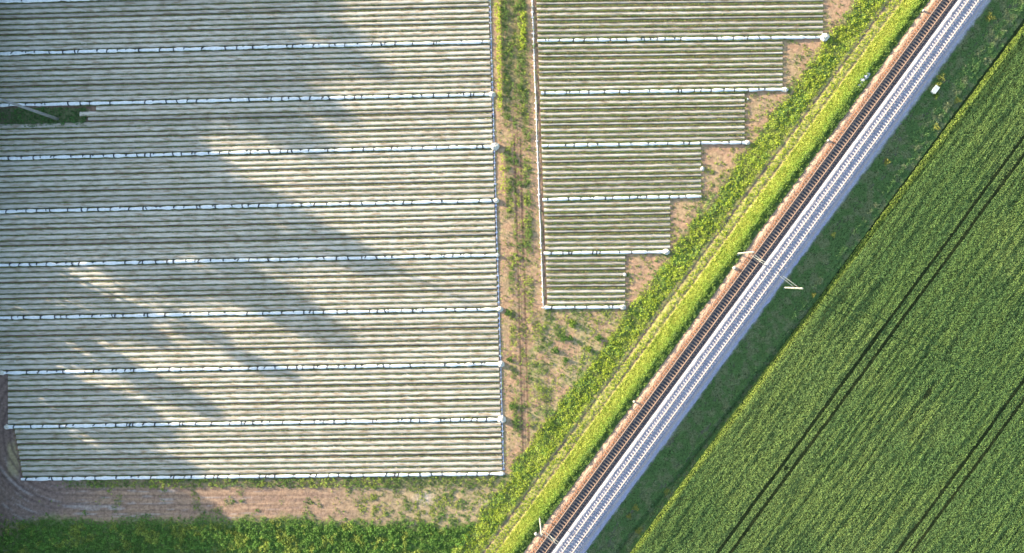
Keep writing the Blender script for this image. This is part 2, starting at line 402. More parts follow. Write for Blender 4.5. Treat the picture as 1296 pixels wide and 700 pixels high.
# ------------------------------------------------------------------ tracks
def make_track(name, uc, hz, wood, label):
    Uc = Um(uc, hz); root = empty(name, RW(Uc, 0, 0), math.atan2(0.8056, 0.5925))
    tag(root, label, 'railway track')
    # local x = along track, local y = to the left (towards lower u)
    rm = M['rail_rust'] if wood else M['rail_new']
    prof = [(-.075, 0), (.075, 0), (.075, .02), (.012, .045), (.012, .125), (.036, .135), (.036, .172), (-.036, .172), (-.036, .135), (-.012, .125), (-.012, .045), (-.075, .02)]
    for s in (-1, 1):
        mb = MB(); n = len(prof)
        for X0 in (-VR+.5, VR-.5): mb.v += [(X0, s*.7535+a, hz+b) for a, b in prof]
        mb.f += [(i, (i+1) % n, n+(i+1) % n, n+i)[::-1] for i in range(n)]
        mb.f += [tuple(range(n))[::-1], tuple(range(n, 2*n))]
        mb.build('rail', rm, root)
    sm = M['sleeper_wood'] if wood else M['sleeper_conc']
    def sl(mb, x, dz=0, skew=0):
        if wood:
            mb.box((x, 0, hz-.085+dz), (.25, 2.55, .15), skew, bev=.015)
        else:
            mb.box((x, -.80, hz-.085), (.27, .95, .17), 0, bev=.03); mb.box((x, .80, hz-.085), (.27, .95, .17), 0, bev=.03)
            mb.box((x, 0, hz-.115), (.21, .655, .16), 0, bev=.02)
        for sy in (-1, 1):
            for o in (-.13, .13): mb.box((x, sy*.7535+o, hz+.02), (.13, .08, .045))
    meshes = []
    for i in range(5):
        mb = MB(); sl(mb, 0, 0, random.uniform(-.02, .02)); meshes.append(mb.mesh('sleeper', sm))
    rest = MB(); n = int((VR-.6)/.6)
    for i in range(-n, n+1):
        x = i*.6
        if -50 <= i < 50:
            o = link('sleeper', meshes[i % 5], root, (x+random.uniform(-.02, .02), 0, random.uniform(-.008, .004)))
        else: sl(rest, x)
    o = rest.build('sleeper_run', sm, root); tag(o, kind='stuff')
    return root
make_track('railway_track', 965.35, 1.80, True, 'older railway track with rusty rails on brown ballast, left of the pale new one')
make_track('railway_track', 992.75, 2.13, False, 'newer railway track with concrete sleepers on fresh whitish ballast, right of the rusty one')

# ------------------------------------------------------------------ catenary masts
def mast(x, y, side, uc, label, zf):
    b = P(x, y, zf); root = empty('catenary_mast', b, -math.atan2(0.5925, 0.8056))
    tag(root, label, 'mast', 'railway masts along the line')
    U0 = b[0]*0.8056-b[1]*0.5925; reach = Um(uc, 2.0)-U0        # signed along local x (= +u)
    s = 1 if reach > 0 else -1
    f = MB(); f.box((0, 0, .05), (.65, .65, .5), bev=.05); f.build('foundation', M['conc'], root)
    p = MB(); hh = 8.0
    for o in (-.09, .09): p.box((o, 0, hh/2+.2), (.03, .19, hh), 0)
    for i in range(14): p.box((0, .06*(-1)**i, .6+i*.56), (.15, .05, .09))
    p.box((0, 0, hh+.23), (.28, .27, .05)); p.build('post', M['mast'], root)
    zt = 7.25; zb = 5.35
    t = MB(); t.tube([(s*.14, 0, zt), (reach*.25, 0, zt), (reach*1.02, 0, zt+.05)], .055, 8); t.build('upper_arm', M['mast'], root)
    t = MB(); t.tube([(s*.14, 0, zb), (reach*1.0, 0, zt-1.45)], .05, 8)
    t.tube([(reach*.55, 0, zb+.27), (reach*.8, 0, zt)], .025, 6); t.build('lower_arm', M['mast'], root)
    t = MB(); t.tube([(reach*1.12, 0, 5.75), (reach*.75, 0, 5.45)], .022, 6); t.build('steady_arm', M['mast'], root)
    for z in (zt, zb+.03):
        q = MB()
        for i in range(6): q.tube([(s*(.32+i*.07), 0, z), (s*(.34+i*.07), 0, z)], .095, 10)
        q.build('insulator', M['insul'], root)
    return root
mast(933, 321, 1, 965.35, 'pale steel mast left of the rusty track, halfway up the picture', 1.35)
mast(683, 655, 1, 965.35, 'pale steel mast beside the rusty track near the bottom edge of the picture', 1.35)
mast(991, 364, -1, 992.75, 'pale steel mast in the dark verge, its double arm over the new track', .85)
mast(742, 701, -1, 992.75, 'mast foot and post in the dark verge at the bottom edge of the picture', .85)
for uc, lab in ((965.35, 'thin overhead line above the rusty track'), (992.75, 'thin overhead line above the new concrete sleeper track')):
    U0 = Um(uc, 2.0); r = empty('overhead_line', RW(U0, 0, 0), math.atan2(0.8056, 0.5925)); tag(r, lab, 'overhead wire')
    w = MB(); w.tube([(-VR, 0, 7.05), (VR, 0, 7.05)], .007, 5); w.build('contact_wire', M['wire'], r)
    pts = [(x, 0, 7.75+.42*(abs(((x+5+30) % 60)-30)/30)**2) for x in np.arange(-VR, VR, 3.)]
    w = MB(); w.tube(pts, .007, 5); w.build('messenger_wire', M['wire'], r)
    for x, _, z in pts[::2]:
        w = MB(); w.tube([(x, 0, 7.05), (x, 0, z)], .003, 4); w.build('dropper', M['wire'], r)

# small concrete markers, cabinet, stones
def lump(r, n=8, m=6, jit=.15, flat=.8, seed=0):
    rr = random.Random(seed); mb = MB(); vs = [(0, 0, r*flat)]; fs = []
    for i in range(1, m):
        th = math.pi*.5*i/(m-1)*1.15
        for k2 in range(n):
            a = 2*math.pi*k2/n; q = r*(1+rr.uniform(-jit, jit))
            vs.append((q*math.sin(th)*math.cos(a), q*math.sin(th)*math.sin(a), max(-.06, q*math.cos(th)*flat)))
    for k2 in range(n): fs.append((0, 1+k2, 1+(k2+1) % n))
    for i in range(m-2):
        for k2 in range(n):
            a = 1+i*n+k2; b = 1+i*n+(k2+1) % n; fs.append((a, a+n, b+n, b))
    mb.add(vs, fs); return mb
def gh(p): return float(height_xy(np.array([p[0]]), np.array([p[1]]), False)[0])
MK = [(678, 675, 'near the lowest mast'), (802, 508, 'midway between the two masts'), (928.4, 339, 'just below the middle mast'),
      (1047, 178, 'on the bank above the middle mast'), (1167, 14, 'at the top edge of the picture')]
for i, (x, y, w) in enumerate(MK):
    p = P(x, y, 1.5); r = empty('concrete_marker', (p[0], p[1], gh(p)), .6); tag(r, 'small whitish marker block beside the rusty track '+w, 'marker', 'marker blocks along the rusty track')
    sc = .85 if i in (0, 2) else .55
    b = MB(); b.box((0, 0, .25), (.55*sc, .5*sc, .6), bev=.06); b.build('block', M['conc'], r)
    b = MB(); b.box((0, 0, .58), (.42*sc, .38*sc, .06), bev=.02); b.build('cap', M['conc'], r)
p = P(1180, 115, .9); r = empty('trackside_cabinet', (p[0], p[1], gh(p)), math.atan2(0.8056, 0.5925))
tag(r, 'pale bluish white box lying in the dark grass verge near the top right', 'cabinet')
b = MB(); b.box((0, 0, .32), (1.3, .72, .6), bev=.04); b.build('body', M['panel'], r)
b = MB(); b.box((0, 0, .645), (1.42, .86, .05), bev=.015); b.build('lid', M['panel'], r)
b = MB(); b.box((0, .385, .32), (.6, .02, .45)); b.build('door', M['panel'], r)
SP = [(1091, 102, .55), (1095, 98, .6), (1089, 106, .45), (1098, 94, .45), (1086, 109, .4)]
for i, (x, y, s) in enumerate(SP):
    p = P(x, y, 1.4); o = lump(s, 7, 5, .25, .6, i).build('rock', M['stone'], None, (p[0], p[1], gh(p)))
    tag(o, 'grey stone in the small heap among weeds on the bank top, upper right', 'rock', 'stones heaped on the bank')

# ------------------------------------------------------------------ utility pole
p = P(72.5, 150.5); r = empty('utility_pole', (p[0], p[1], 0), math.radians(70))
tag(r, 'tall grey pole leaning out over the left edge from a patch of green weeds', 'pole')
b = MB(); b.tube([(0, 0, -.2), (0, 0, 6), (0, 0, 17.4)], [.31, .26, .17], 14); b.build('shaft', M['pole'], r, smooth=True)
b = MB(); b.box((0, 0, 17.1), (2.2, .12, .12)); b.build('crossarm', M['post'], r)
for q in (-1, 0, 1):
    b = MB(); b.tube([(q*.95, 0, 17.15), (q*.95, 0, 17.45)], [.05, .07], 8); b.build('insulator', M['insul'], r)

# ------------------------------------------------------------------ film rolls
ORD = ['', 'first', 'second', 'third', 'fourth', 'fifth', 'sixth', 'seventh', 'eighth', 'ninth', 'tenth']
n = 9
def make_tie(lo_):
  tie_me = MB(); vs = []; fs = []
  for i in range(n):
      a = math.pi*i/(n-1)*lo_
      for xx in (-.08, .08): vs.append((xx, .40*math.cos(a), .03+.44*math.sin(a)))
  for i in range(n-1): fs.append((2*i, 2*i+1, 2*i+3, 2*i+2))
  tie_me.add(vs, fs); tie_me.box((0, .43, .12), (.12, .09, .34))
  if lo_ == 1: tie_me.box((0, -.37, .03), (.07, .06, .10))
  return tie_me.mesh('tie', M['tie'])
TIES = [make_tie(1), make_tie(1), make_tie(.62), make_tie(.45)]
def film_roll(r, label, group, bundle_r, bundle_l, seed):
    xa, ya, xb, yb = r; a = P(xa, ya); b = P(xb, yb)
    L = math.hypot(b[0]-a[0], b[1]-a[1]); rz = math.atan2(b[1]-a[1], b[0]-a[0])
    root = empty('film_roll', b, rz); tag(root, label, 'film roll', group)
    rr = np.random.default_rng(seed)
    xsn = np.arange(-L, .01, .3); m = len(xsn); n = 10
    # tie positions
    ties = []; t = -L+rr.uniform(.3, 1.5)
    while t < -.6: ties.append(t); t += rr.choice([.6, 1.2, 1.7, 1.9, 2.2, 2.5, 3.6])*rr.uniform(.85, 1.2)
    ties = ties[-100:]
    tt = np.array(ties); dist = np.abs(xsn[:, None]-tt[None]).min(1)
    rad = (.265+.12*(fbm(xsn/1.3+seed*5, xsn*0, 70)-.5)*2)*(1-.22*np.exp(-(dist/.25)**2))
    cy = .10*(fbm(xsn/4+seed, xsn*0, 71)-.5)*2
    V = []
    for i in range(n):
        al = 2*np.pi*i/n; q = 1+.18*(fbm(xsn*2+i*7, xsn*0+i, 72+seed)-.5)
        V.append(np.stack([xsn, cy+rad*1.1*np.cos(al)*q, np.maximum(-.02, .20+rad*.72*np.sin(al)*q)], 1))
    V = np.stack(V, 1).reshape(-1, 3); ii = np.arange(m*n).reshape(m, n)
    F = np.stack([ii[:-1], np.roll(ii, -1, 1)[:-1], np.roll(ii, -1, 1)[1:], ii[1:]], -1).reshape(-1, 4)
    link('film', mesh_np('film', V, F, M['roll'], None, True), root)
    for t in ties:
        o = link('tie', TIES[rr.integers(4)], root, (t, .10*(float(fbm(t/4+seed, 0., 71))-.5)*2, 0)); o.rotation_euler.z = rr.normal(0, .3)
        o.scale = (rr.uniform(.8, 1.5), 1, 1)
    for bx, sz in ((0, bundle_r), (-L, bundle_l)):
        if sz:
            q = lump(sz, 10, 7, .16, 1.15, seed+int(bx)); q.v = [(x*1.15, y*.95, z) for x, y, z in q.v]
            q.build('end_bundle', M['bag'], root, (bx, 0, 0), smooth=False)
            q = MB(); q.tube([(0, 0, -.3), (0, 0, sz*1.2+.22)], .05, 8); q.build('end_post', M['post'], root, (bx+(.1 if bx == 0 else -.1), 0, 0))
lb = [0, .35, .58, .78, .50, .35, .58, .62, .72, .28]
for i, r in enumerate(LROLL):
    k2 = 10-i
    if i == 0: lab = 'white film roll at the very top left corner of the left field'
    elif i == 9: lab = 'bottom white film roll along the lower edge of the left field'
    else: lab = ORD[k2]+' white film roll from the bottom of the left field, strapped with dark ties'
    film_roll(r, lab, 'film rolls of the left field', lb[i], .5 if i in (7, 8) else 0, 100+i)
rb = [0, .78, .55, .50, 0.3, .62, .55]
for i, r in enumerate(RROLL):
    if i == 0: continue
    k2 = 7-i
    if i == 6: lab = 'shortest white film roll, along the lower edge of the right field'
    elif i == 1: lab = 'longest white film roll of the right field, with a big bundle at its end'
    else: lab = ORD[k2]+' white film roll from the bottom of the right field, strapped with dark ties'
    film_roll(r, lab, 'film rolls of the right field', rb[i], 0, 200+i)

# ------------------------------------------------------------------ crop rows
def row_foliage(L, seed, hk=1.0):
    rr = np.random.default_rng(seed)
    N = int(L*(52 if hk < 1 else 95)); x = -rr.random(N)*L
    x = np.round(x/.30)*.30+rr.normal(0, .075, N)
    vig = fbm(x/2.3, x*0+seed, 80)
    keep = rr.random(N) < np.clip(.35+1.1*vig, 0, 1)
    x = x[keep]; vig = vig[keep]; N = len(x)
    y = rr.normal(0, .06 if hk < 1 else .12, N)*(.8+.4*vig); z = np.clip(.27-y*y*3.2, .03, 1)*rr.uniform(.45, 1.05, N)*(.7+.6*vig)*hk
    size = rr.uniform(.10, .20, N)
    V, F = leaf_quads(np.stack([x, y, z], 1), size, rr.uniform(-.3, 1.25, N), .7, rng=rr)
    V[:, 2] = np.maximum(V[:, 2], .01)
    pal = np.array([(.15, .22, .06), (.22, .28, .08), (.44, .37, .17), (.08, .13, .05)])
    if hk > 1: pal = np.array([(.14, .23, .055), (.25, .31, .08), (.46, .38, .17), (.09, .15, .05)])
    base = pal[rr.choice(4, N, p=[.38, .27, .17, .18])]
    return mesh_np('foliage', V, F, M['leaf'], vcol(base, N, 4, .25, rng=rr))
def strip_mesh(L, seed, w0, w1):
    rr = np.random.default_rng(seed); xs_ = np.append(np.arange(-L, 0, .45), 0.); m = len(xs_)
    e0 = w0+.07*(fbm(xs_/1.1, xs_*0+seed, 81)-.5)*2; e1 = w1+.07*(fbm(xs_/1.1, xs_*0+seed+9, 82)-.5)*2
    V = []
    for t, h in ((0, .04), (.06, .10), (.28, .16), (.60, .17), (.90, .05), (1, .02)):
        V.append(np.stack([xs_, e0+(e1-e0)*t, h+.02*(fbm(xs_*1.4, xs_*0+t*3, 83+seed)-.5)+np.zeros(m)], 1))
    V = np.stack(V, 1).reshape(-1, 3); ii = np.arange(m*6).reshape(m, 6)
    F = np.stack([ii[:-1, :-1], ii[1:, :-1], ii[1:, 1:], ii[:-1, 1:]], -1).reshape(-1, 4)
    return mesh_np('mulch_film', V, F, M['film'], None, True)
_fc = {}
def cached(kind, L, var, *a):
    key = (kind, round(L), var)+a
    if key not in _fc:
        _fc[key] = row_foliage(round(L), 300+var, 1.1 if var >= 10 else .72) if kind == 'f' else strip_mesh(round(L), 400+var, *a)
    return _fc[key]
def crop_row(xa, ya, xb, yb, j, pitch, label, group, var):
    """row from (xa,ya) to (xb,yb) in plan pixels"""
    a = P(xa, ya); b = P(xb, yb); L = math.hypot(b[0]-a[0], b[1]-a[1]); rz = math.atan2(b[1]-a[1], b[0]-a[0])
    root = empty('crop_row', (b[0], b[1], .03), rz); tag(root, label, 'crop row', group)
    sx = L/round(L)
    o = link('foliage', cached('f', L, var), root); o.scale.x = sx
    if j > 0:      # the pale sheet on the upper side of the row
        pm = pitch/PX; lo, hi = (.07, pm-.075)
        if j in (3, 6): lo, hi = .27, pm-.12
        if var >= 10: lo += .09; hi -= .09
        o = link('mulch_film', cached('s', L, var % 3, round(lo, 2), round(hi, 2)), root); o.scale.x = sx
def section(top, bot, x0f, x1f, names, group, seed, rng_rows=range(10)):
    for j in rng_rows:
        t = .042+.1017*j
        f = lambda x: lin(top, x)*(1-t)+lin(bot, x)*t
        S = (lin(bot, 400)-lin(top, 400)) if top[0] < 600 else lin(bot, 750)-lin(top, 750)
        ym = f(x1f(0)) if callable(x1f) and False else f((600 if top[0] < 600 else 700))
        x1 = x1f(ym); x0 = x0f(ym)
        yield j, x0, f(x0), x1, f(x1), S*.1017
GL, GR = 'crop rows of the left field', 'crop rows of the right field'
for i in range(9):
    for j, x0, y0, x1, y1, pt in section(LROLL[i], LROLL[i+1], lambda y: (-40 if y < 462 else (11 if y < 530 else 18+(y-530)*.17)), lambda y: float(xl(y))-1.5, None, GL, i):
        if max(y0, y1) < -6: continue
        k2 = 9-i   # roll below this section counts k2-th from the bottom
        ref = 'bottom film roll' if k2 == 1 else ORD[k2]+' lowest film roll'
        lab = 'low green crop row, %s above the %s, left field' % (ORD[10-j], ref)
        if i == 2 and j in (1, 2, 3):
            x0 = 112+12*math.sin(j*2.1); y0 = y1+(y0-y1)*(x1-x0)/(x1+40)
            lab = 'low green crop row, %s above the %s, left field, ending at weeds' % (ORD[10-j], ref)
        if i == 2 and j == 0:
            x0 = 96; y0 = y1+(y0-y1)*(x1-x0)/(x1+40)
        crop_row(x0, y0, x1, y1, j, pt, lab, GL, (i*7+j*3) % 6)
for i in range(6):
    for j, x0, y0, x1, y1, pt in section(RROLL[i], RROLL[i+1], lambda y: float(xr0(y))+5.5, lambda y: REDGE[i]-1, None, GR, i):
        if max(y0, y1) < -5: continue
        k2 = 6-i
        ref = 'bottom film roll' if k2 == 1 else ORD[k2]+' lowest film roll'
        crop_row(x0, y0, x1, y1, j, pt, 'low green crop row, %s above the %s, right field' % (ORD[10-j], ref), GR, (i*5+j*2) % 5+10)

# irrigation hoses along the row ends
def hose(xf, y0, y1, mat, label, seed, rad):
    rr = random.Random(seed); pts = []
    root = empty('irrigation_hose', P(xf((y0+y1)/2), (y0+y1)/2)); o0 = root.location.copy(); tag(root, label, 'irrigation hose')
    y = y0
    while y <= y1:
        p = P(xf(y)+rr.uniform(-.35, .35), y); pts.append((p[0]-o0[0], p[1]-o0[1], .025)); y += 9
    b = MB(); b.tube(pts, rad, 8); b.build('hose', mat, root, smooth=True)
    c = MB(); c.box((0, 0, .05), (.34, .2, .10), 0, bev=.03); cm = c.mesh('fitting', mat)
    y = y0+3; k3 = 0
    while y < y1 and k3 < 98:
        p = P(xf(y), y); o = link('fitting', cm, root, (p[0]-o0[0]-.05, p[1]-o0[1], rr.uniform(0, .04))); o.rotation_euler.z = rr.uniform(-.4, .4); y += 6.8; k3 += 1
        s = rr.uniform(.7, 1.5); o.scale = (s, s, 1)
hose(lambda y: float(xl(y))+.6, -8, 600, M['pipe_blue'], 'thin bluish hose along the right ends of the left field rows', 1, .075)
hose(lambda y: float(xr0(y))+.2, -8, 390, M['pipe_white'], 'whitish hose with lumps along the left ends of the right field rows', 2, .085)
BG = [(888.7, 213.6, .42, 'beside the row ends, midway down the third step of the right field'), (790.5, 347.5, .36, 'at the row ends of the lowest right section'),
      (946, 125.5, .22, 'small, below the end of the second longest right field roll'), (20, 457.5, .25, 'small, between rows near the left edge of the picture')]
for i, (x, y, s, w) in enumerate(BG):
    p = P(x, y); q = lump(s, 9, 6, .15, .9, 50+i).build('sack', M['bag'], None, (p[0], p[1], .05)); tag(q, 'white sack lying '+w if s > .3 else 'white scrap of sack, '+w, 'sack')

# ------------------------------------------------------------------ ground vegetation
def scatter(n, x0, x1, y0, y1):
    return RNG.uniform(x0, x1, n), RNG.uniform(y0, y1, n)
def place(x, y):
    """plan pixels -> world on the terrain"""
    X = (x-CX)/PX; Y = -(y-CY)/PX
    for _ in range(2):
        z = height_xy(X, Y); k = 1-z/H; X = (x-CX)/PX*k; Y = -(y-CY)/PX*k
    return X, Y, height_xy(X, Y)
def veg(name, label, x, y, size, hgt, colr, nleaf, spread, cat='weeds', tilt=(-.3, 1.0), aspect=.5, jit=.3):
    X, Y, Z = place(x, y); n = len(x)
    X = np.repeat(X, nleaf); Y = np.repeat(Y, nleaf); Z = np.repeat(Z, nleaf); hg = np.repeat(hgt, nleaf); sp = np.repeat(spread, nleaf); sz = np.repeat(size, nleaf)
    a = RNG.random(n*nleaf)*2*np.pi; r = np.sqrt(RNG.random(n*nleaf))
    c = np.stack([X+np.cos(a)*r*sp, Y+np.sin(a)*r*sp, Z+hg*(1-.75*r*r)*RNG.uniform(.35, 1, n*nleaf)], 1)
    V, F = leaf_quads(c, sz*RNG.uniform(.6, 1.3, n*nleaf), RNG.uniform(tilt[0], tilt[1], n*nleaf), aspect)
    cc = np.repeat(np.asarray(colr), nleaf, 0) if np.ndim(colr) == 2 else colr
    o = link(name, mesh_np(name, V, F, M['leaf'], vcol(cc, n*nleaf, 4, jit)))
    tag(o, label, cat, kind='stuff'); return o
def area(n, lo, hi):   # clumps in railway bands
    u = RNG.uniform(lo, hi, n); v = RNG.uniform(VC-640, VC+760, n)
    x = NU[0]*u+0.5925*v; y = NU[1]*u-0.8056*v
    k = (x > -40) & (x < 1336) & (y > -40) & (y < 740); return x[k], y[k]
# low weeds everywhere the map calls for them
UP = (.1, 1.3)
x, y = scatter(420000, -40, 1336, -40, 740)
_, Wd, Gd = cover(x, y); L, R = infield(x, y); u, v = uv_of(x, y); isl = patch(x, y) > .4
Wd = np.where((L | R) & ~isl, 0, Wd)
cl = sstep(.40, .60, fbm(x/4.5, y/4.5, 91)); road_w = band(u, 872, 904, 4)
k = (RNG.random(len(x)) < Wd*(np.where((y > 640) | (u > 872), .75, .45)+np.where((y > 640) | (u > 872), .3, .65)*cl)) & (u < 944)
xx, yy, uu, cc_, is_ = x[k], y[k], u[k], cl[k], isl[k]; yl = fbm(xx/16, yy/16, 90)
low = yy > 650+0*xx; tall = sstep(660, 671, yy)*(uu < 880)
col = np.where((yl > .50)[:, None], np.array((.27, .33, .065)), np.array((.15, .23, .055)))
col = np.where((low & (yl < .56) & (uu < 880))[:, None], np.array((.14, .25, .05)), col)
col = np.where(is_[:, None], np.array((.085, .175, .05)), col)
col = col*(.92+.3*cc_[:, None])*(.75+.5*fbm(xx/30, yy/12, 130))[:, None]
vv_ = v[k]; col = col*(1+band(uu, 874, 904, 3)*1.1*(fbm(uu/2.2, vv_/26, 131)-.5))[:, None]*(1+.4*band(uu, 872, 903, 3))[:, None]
lan = (xx > 620) & (xx < 690) & (uu < 872)
hg = .08+.16*cc_+.28*lan*cc_+.25*cc_*band(yy, 600, 619, 2)*(uu < 860)+.16*cc_*band(uu, 874, 903, 3)+.20*tall*sstep(.38, .62, fbm(xx/13, yy/9, 92))+.3*is_*cc_+.16*cc_*low
veg('weeds', 'low green weeds on the lanes, waste ground and field margins', xx, yy, .165+.06*tall, hg, col, 8, .17+.08*tall+.30*band(uu, 874, 903, 3), tilt=UP, aspect=.6)
# brighter grass strips
k = (RNG.random(len(x)) < Gd*.9) & (u < 922)
xx, yy = x[k], y[k]; uu = uv_of(xx, yy)[0]; inl = (uu < 860)
veg('yellow_green_grass', 'yellow green grass along the lane and beside the farm road', xx, yy, np.full(len(xx), .2), np.where(inl, .85, .12+.4*cl[k]*(uu < 903)), np.array((.42, .50, .06)), 9, np.full(len(xx), .16), 'grass', tilt=UP)
# sunny bank
x, y = area(90000, 920.5, 941); n = len(x); f = fbm(x/3, y/3, 94); g4 = sstep(.5, .68, fbm(x/11, y/11, 99))[:, None]; u, v = uv_of(x, y)
k = RNG.random(n) < sstep(920+3*(fbm(v/7, v*0, 97)-.3), 923.5, u)+.1; x, y, f, g4, u = x[k], y[k], f[k], g4[k], u[k]; n = len(x)
g5 = np.clip(sstep(928, 938, u+6*(fbm(v/9, v*0, 98)-.5))*.75, 0, 1)[:, None] if False else sstep(927, 939, u+8*(f-.5))[:, None]*.8
col = (np.array((.39, .44, .085))*(1-g4*.5)+np.array((.24, .34, .05))*g4*.5)*(1-g5)+np.array((.22, .34, .06))*g5
col = col*(.8+.5*f[:, None])
veg('bank_grass', 'bright yellow green grass covering the sunny railway bank', x, y, np.full(n, .2), .18+.22*sstep(.35, .68, f), col, 5, np.full(n, .18), 'grass', tilt=UP)
x, y = area(36000, 936.5, 947.2); n = len(x); f = fbm(x/5, y/5, 95); k = RNG.random(n) < sstep(.38, .55, f); x, y, f = x[k], y[k], f[k]; n = len(x)
veg('bank_weeds', 'dark green weeds between the sunny bank and the rusty track', x, y, np.full(n, .2), .10+.38*sstep(.45, .7, f), np.array((.19, .29, .07)), 6, np.full(n, .18), tilt=UP)
# dark verge
x, y = area(130000, 1010, 1057); n = len(x); _, Wd, _ = cover(x, y); u, v = uv_of(x, y); f = fbm(x/7, y/7, 96)
k = RNG.random(n) < np.where(u > 1046, .9, Wd*(.4+.9*f))*np.where((u > 1049.5) & (u < 1053), .4, 1)*sstep(1009.5, 1014, u+4*(f-.5)); x, y, f, u, v = x[k], y[k], f[k], u[k], v[k]; n = len(x)
w5 = sstep(.46, .64, fbm(x/8, y/8, 98))[:, None]
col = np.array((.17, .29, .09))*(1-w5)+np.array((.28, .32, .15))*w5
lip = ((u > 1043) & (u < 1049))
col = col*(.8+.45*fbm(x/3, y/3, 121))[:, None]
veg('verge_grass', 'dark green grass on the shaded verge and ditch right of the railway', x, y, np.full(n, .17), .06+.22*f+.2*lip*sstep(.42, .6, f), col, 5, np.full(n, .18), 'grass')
# ------------------------------------------------------------------ crop of the right field
ED = 1056.0
n = 1900000; u = RNG.uniform(ED, 1470, n); v = RNG.uniform(VC-640, VC+760, n)
x = NU[0]*u+0.5925*v; y = NU[1]*u-0.8056*v
k = (x < 1345) & (y > -45) & (y < 745); u, v, x, y = u[k], v[k], x[k], y[k]
def tram(u, v):
    t = 1.5*(fbm(v/120, v*0, 110)-.5); d = np.ones(len(u))*99
    for c0 in (1144.4, 1157.6, 1326.6, 1340.8): d = np.minimum(d, np.abs(u-c0-t))
    return d
d = tram(u, v)
drift = (v-VC)*.008
def spot(x0, y0, a, b):
    u0, v0 = uv_of(x0, y0); return np.exp(-(((u-u0)/a)**2+((v-v0)/b)**2))
bare = 1.3*spot(1172, 497, 3.5, 12)+1.0*spot(1149, 530, 2.2, 12)+.7*spot(1120, 560, 1.5, 22)+.6*spot(1200, 440, 1.5, 25)+1.1*spot(993, 592, 4, 6)
thin = sstep(.66, .78, fbm(u/3.0, v/60, 112))*.35
k = (d > 2.05+.4*RNG.random(len(d))) & (RNG.random(len(d)) > np.maximum(bare, thin)) & (u > ED+drift+2.0*(fbm(v/6, v*0, 114)-.5))
u, v, x, y, d = u[k], v[k], x[k], y[k], d[k]; n = len(x); drift = (v-VC)*.008
f = sstep(.3, .7, fbm(u/3.2, v/14, 115)*.4+fbm(x/3.2, y/3.2, 116)*.6); big = fbm(x/110, y/110, 117); lines = fbm(u/3.6, v/90, 118, 3)
X, Y, Z = place(x, y)
edge = sstep(ED+drift+0, ED+drift+6, u)
z = Z+(.55+.17*f+(.10+.30*sstep(.4, .65, fbm(x/60, y/60, 133)))*(sstep(.3, .7, lines)-.5))*(.5+.5*edge)*RNG.uniform(.72, 1.05, n)
V, F = leaf_quads(np.stack([X, Y, z], 1), RNG.uniform(.10, .19, n), RNG.uniform(-.3, 1.0, n), .65)
col = np.array((.15, .255, .08))+np.array((.06, .055, .015))*sstep(.4, .65, big)[:, None]+np.array((.03, .03, 0))*sstep(.45, .62, lines)[:, None]
col = col+np.array((.16, .15, .0))*(1-sstep(ED+drift+4, ED+drift+9, u))[:, None]  # sunlit crop edge painted into the leaf colour as a yellower fringe
col = col*(.85+.3*f[:, None])
o = link('standing_crop', mesh_np('standing_crop', V, F, M['leaf'], vcol(col, n, 4, .2, .08)))
tag(o, 'dense green field crop with paired wheel tracks right of the railway', 'crop', kind='stuff')

# ------------------------------------------------------------------ single bushes and tufts
def bush(name, x, y, w, h, colr, label, group, hb=None, seed=0, n=260):
    X, Y, Z = [float(q[0]) for q in place(np.array([float(x)]), np.array([float(y)]))]
    root = empty(name, (X, Y, Z)); tag(root, label, name.replace('_', ' '), group); rr = np.random.default_rng(seed)
    a = rr.random(n)*2*np.pi; e = np.arccos(rr.random(n)); r = rr.random(n)**.4*(1+.3*np.sin(a*3+seed))
    c = np.stack([np.cos(a)*np.sin(e)*r*w/2, np.sin(a)*np.sin(e)*r*w/2, .08+np.cos(e)*r*h], 1)
    V, F = leaf_quads(c, rr.uniform(.12, .26, n), rr.uniform(-.5, 1, n), .6, rng=rr)
    link('foliage', mesh_np('foliage', V, F, M['leaf'], vcol(colr, n, 4, .3, rng=rr)), root)
    s = MB()
    for i in range(5):
        t = 2*math.pi*i/5; s.tube([(0, 0, -.05), (math.cos(t)*w*.2, math.sin(t)*w*.2, h*.55)], [.025, .01], 5)
    s.build('stems', M['bark'], root)
g1 = np.array((.18, .26, .04)); g2 = np.array((.10, .19, .04)); g3 = np.array((.42, .42, .09))
BS = [(724, 409, 1.4, .75, g1, 'bright round weed bush on the waste ground below the right field'),
      (714, 428, 1.5, .55, g2, 'dark green bush left of the middle of the waste ground'),
      (722, 428, 1.0, .45, g2, 'small bush touching the dark green one on the waste ground'),
      (703, 443, 1.4, .5, g2, 'broad low bush nearest the lane ruts on the waste ground'),
      (757, 428, 1.3, .55, g2, 'green bush at the right of the waste ground by the tall weeds'),
      (745, 442, 1.2, .5, g1, 'yellowish bush at the edge of the tall weeds'),
      (716, 455, 1.1, .5, g2, 'small bush casting a shadow on bare soil in the waste ground'),
      (648, 514, 1.5, .7, g2, 'green bush alone on the lane, above the second film roll end'),
      (643, 396, 1.3, .6, g2, 'green bush touching the shadow of a film bundle on the lane'),
      (696, 535, 1.6, .7, g1, 'dense weed bush at the lower tip of the waste ground'),
      (645, 455, 1.1, .4, g2, 'flat weed bush on the lane between two film roll ends')]
for i, b in enumerate(BS): bush('weed_bush', *b[:5], b[5], 'weed bushes on the lane and waste ground', seed=i+1)
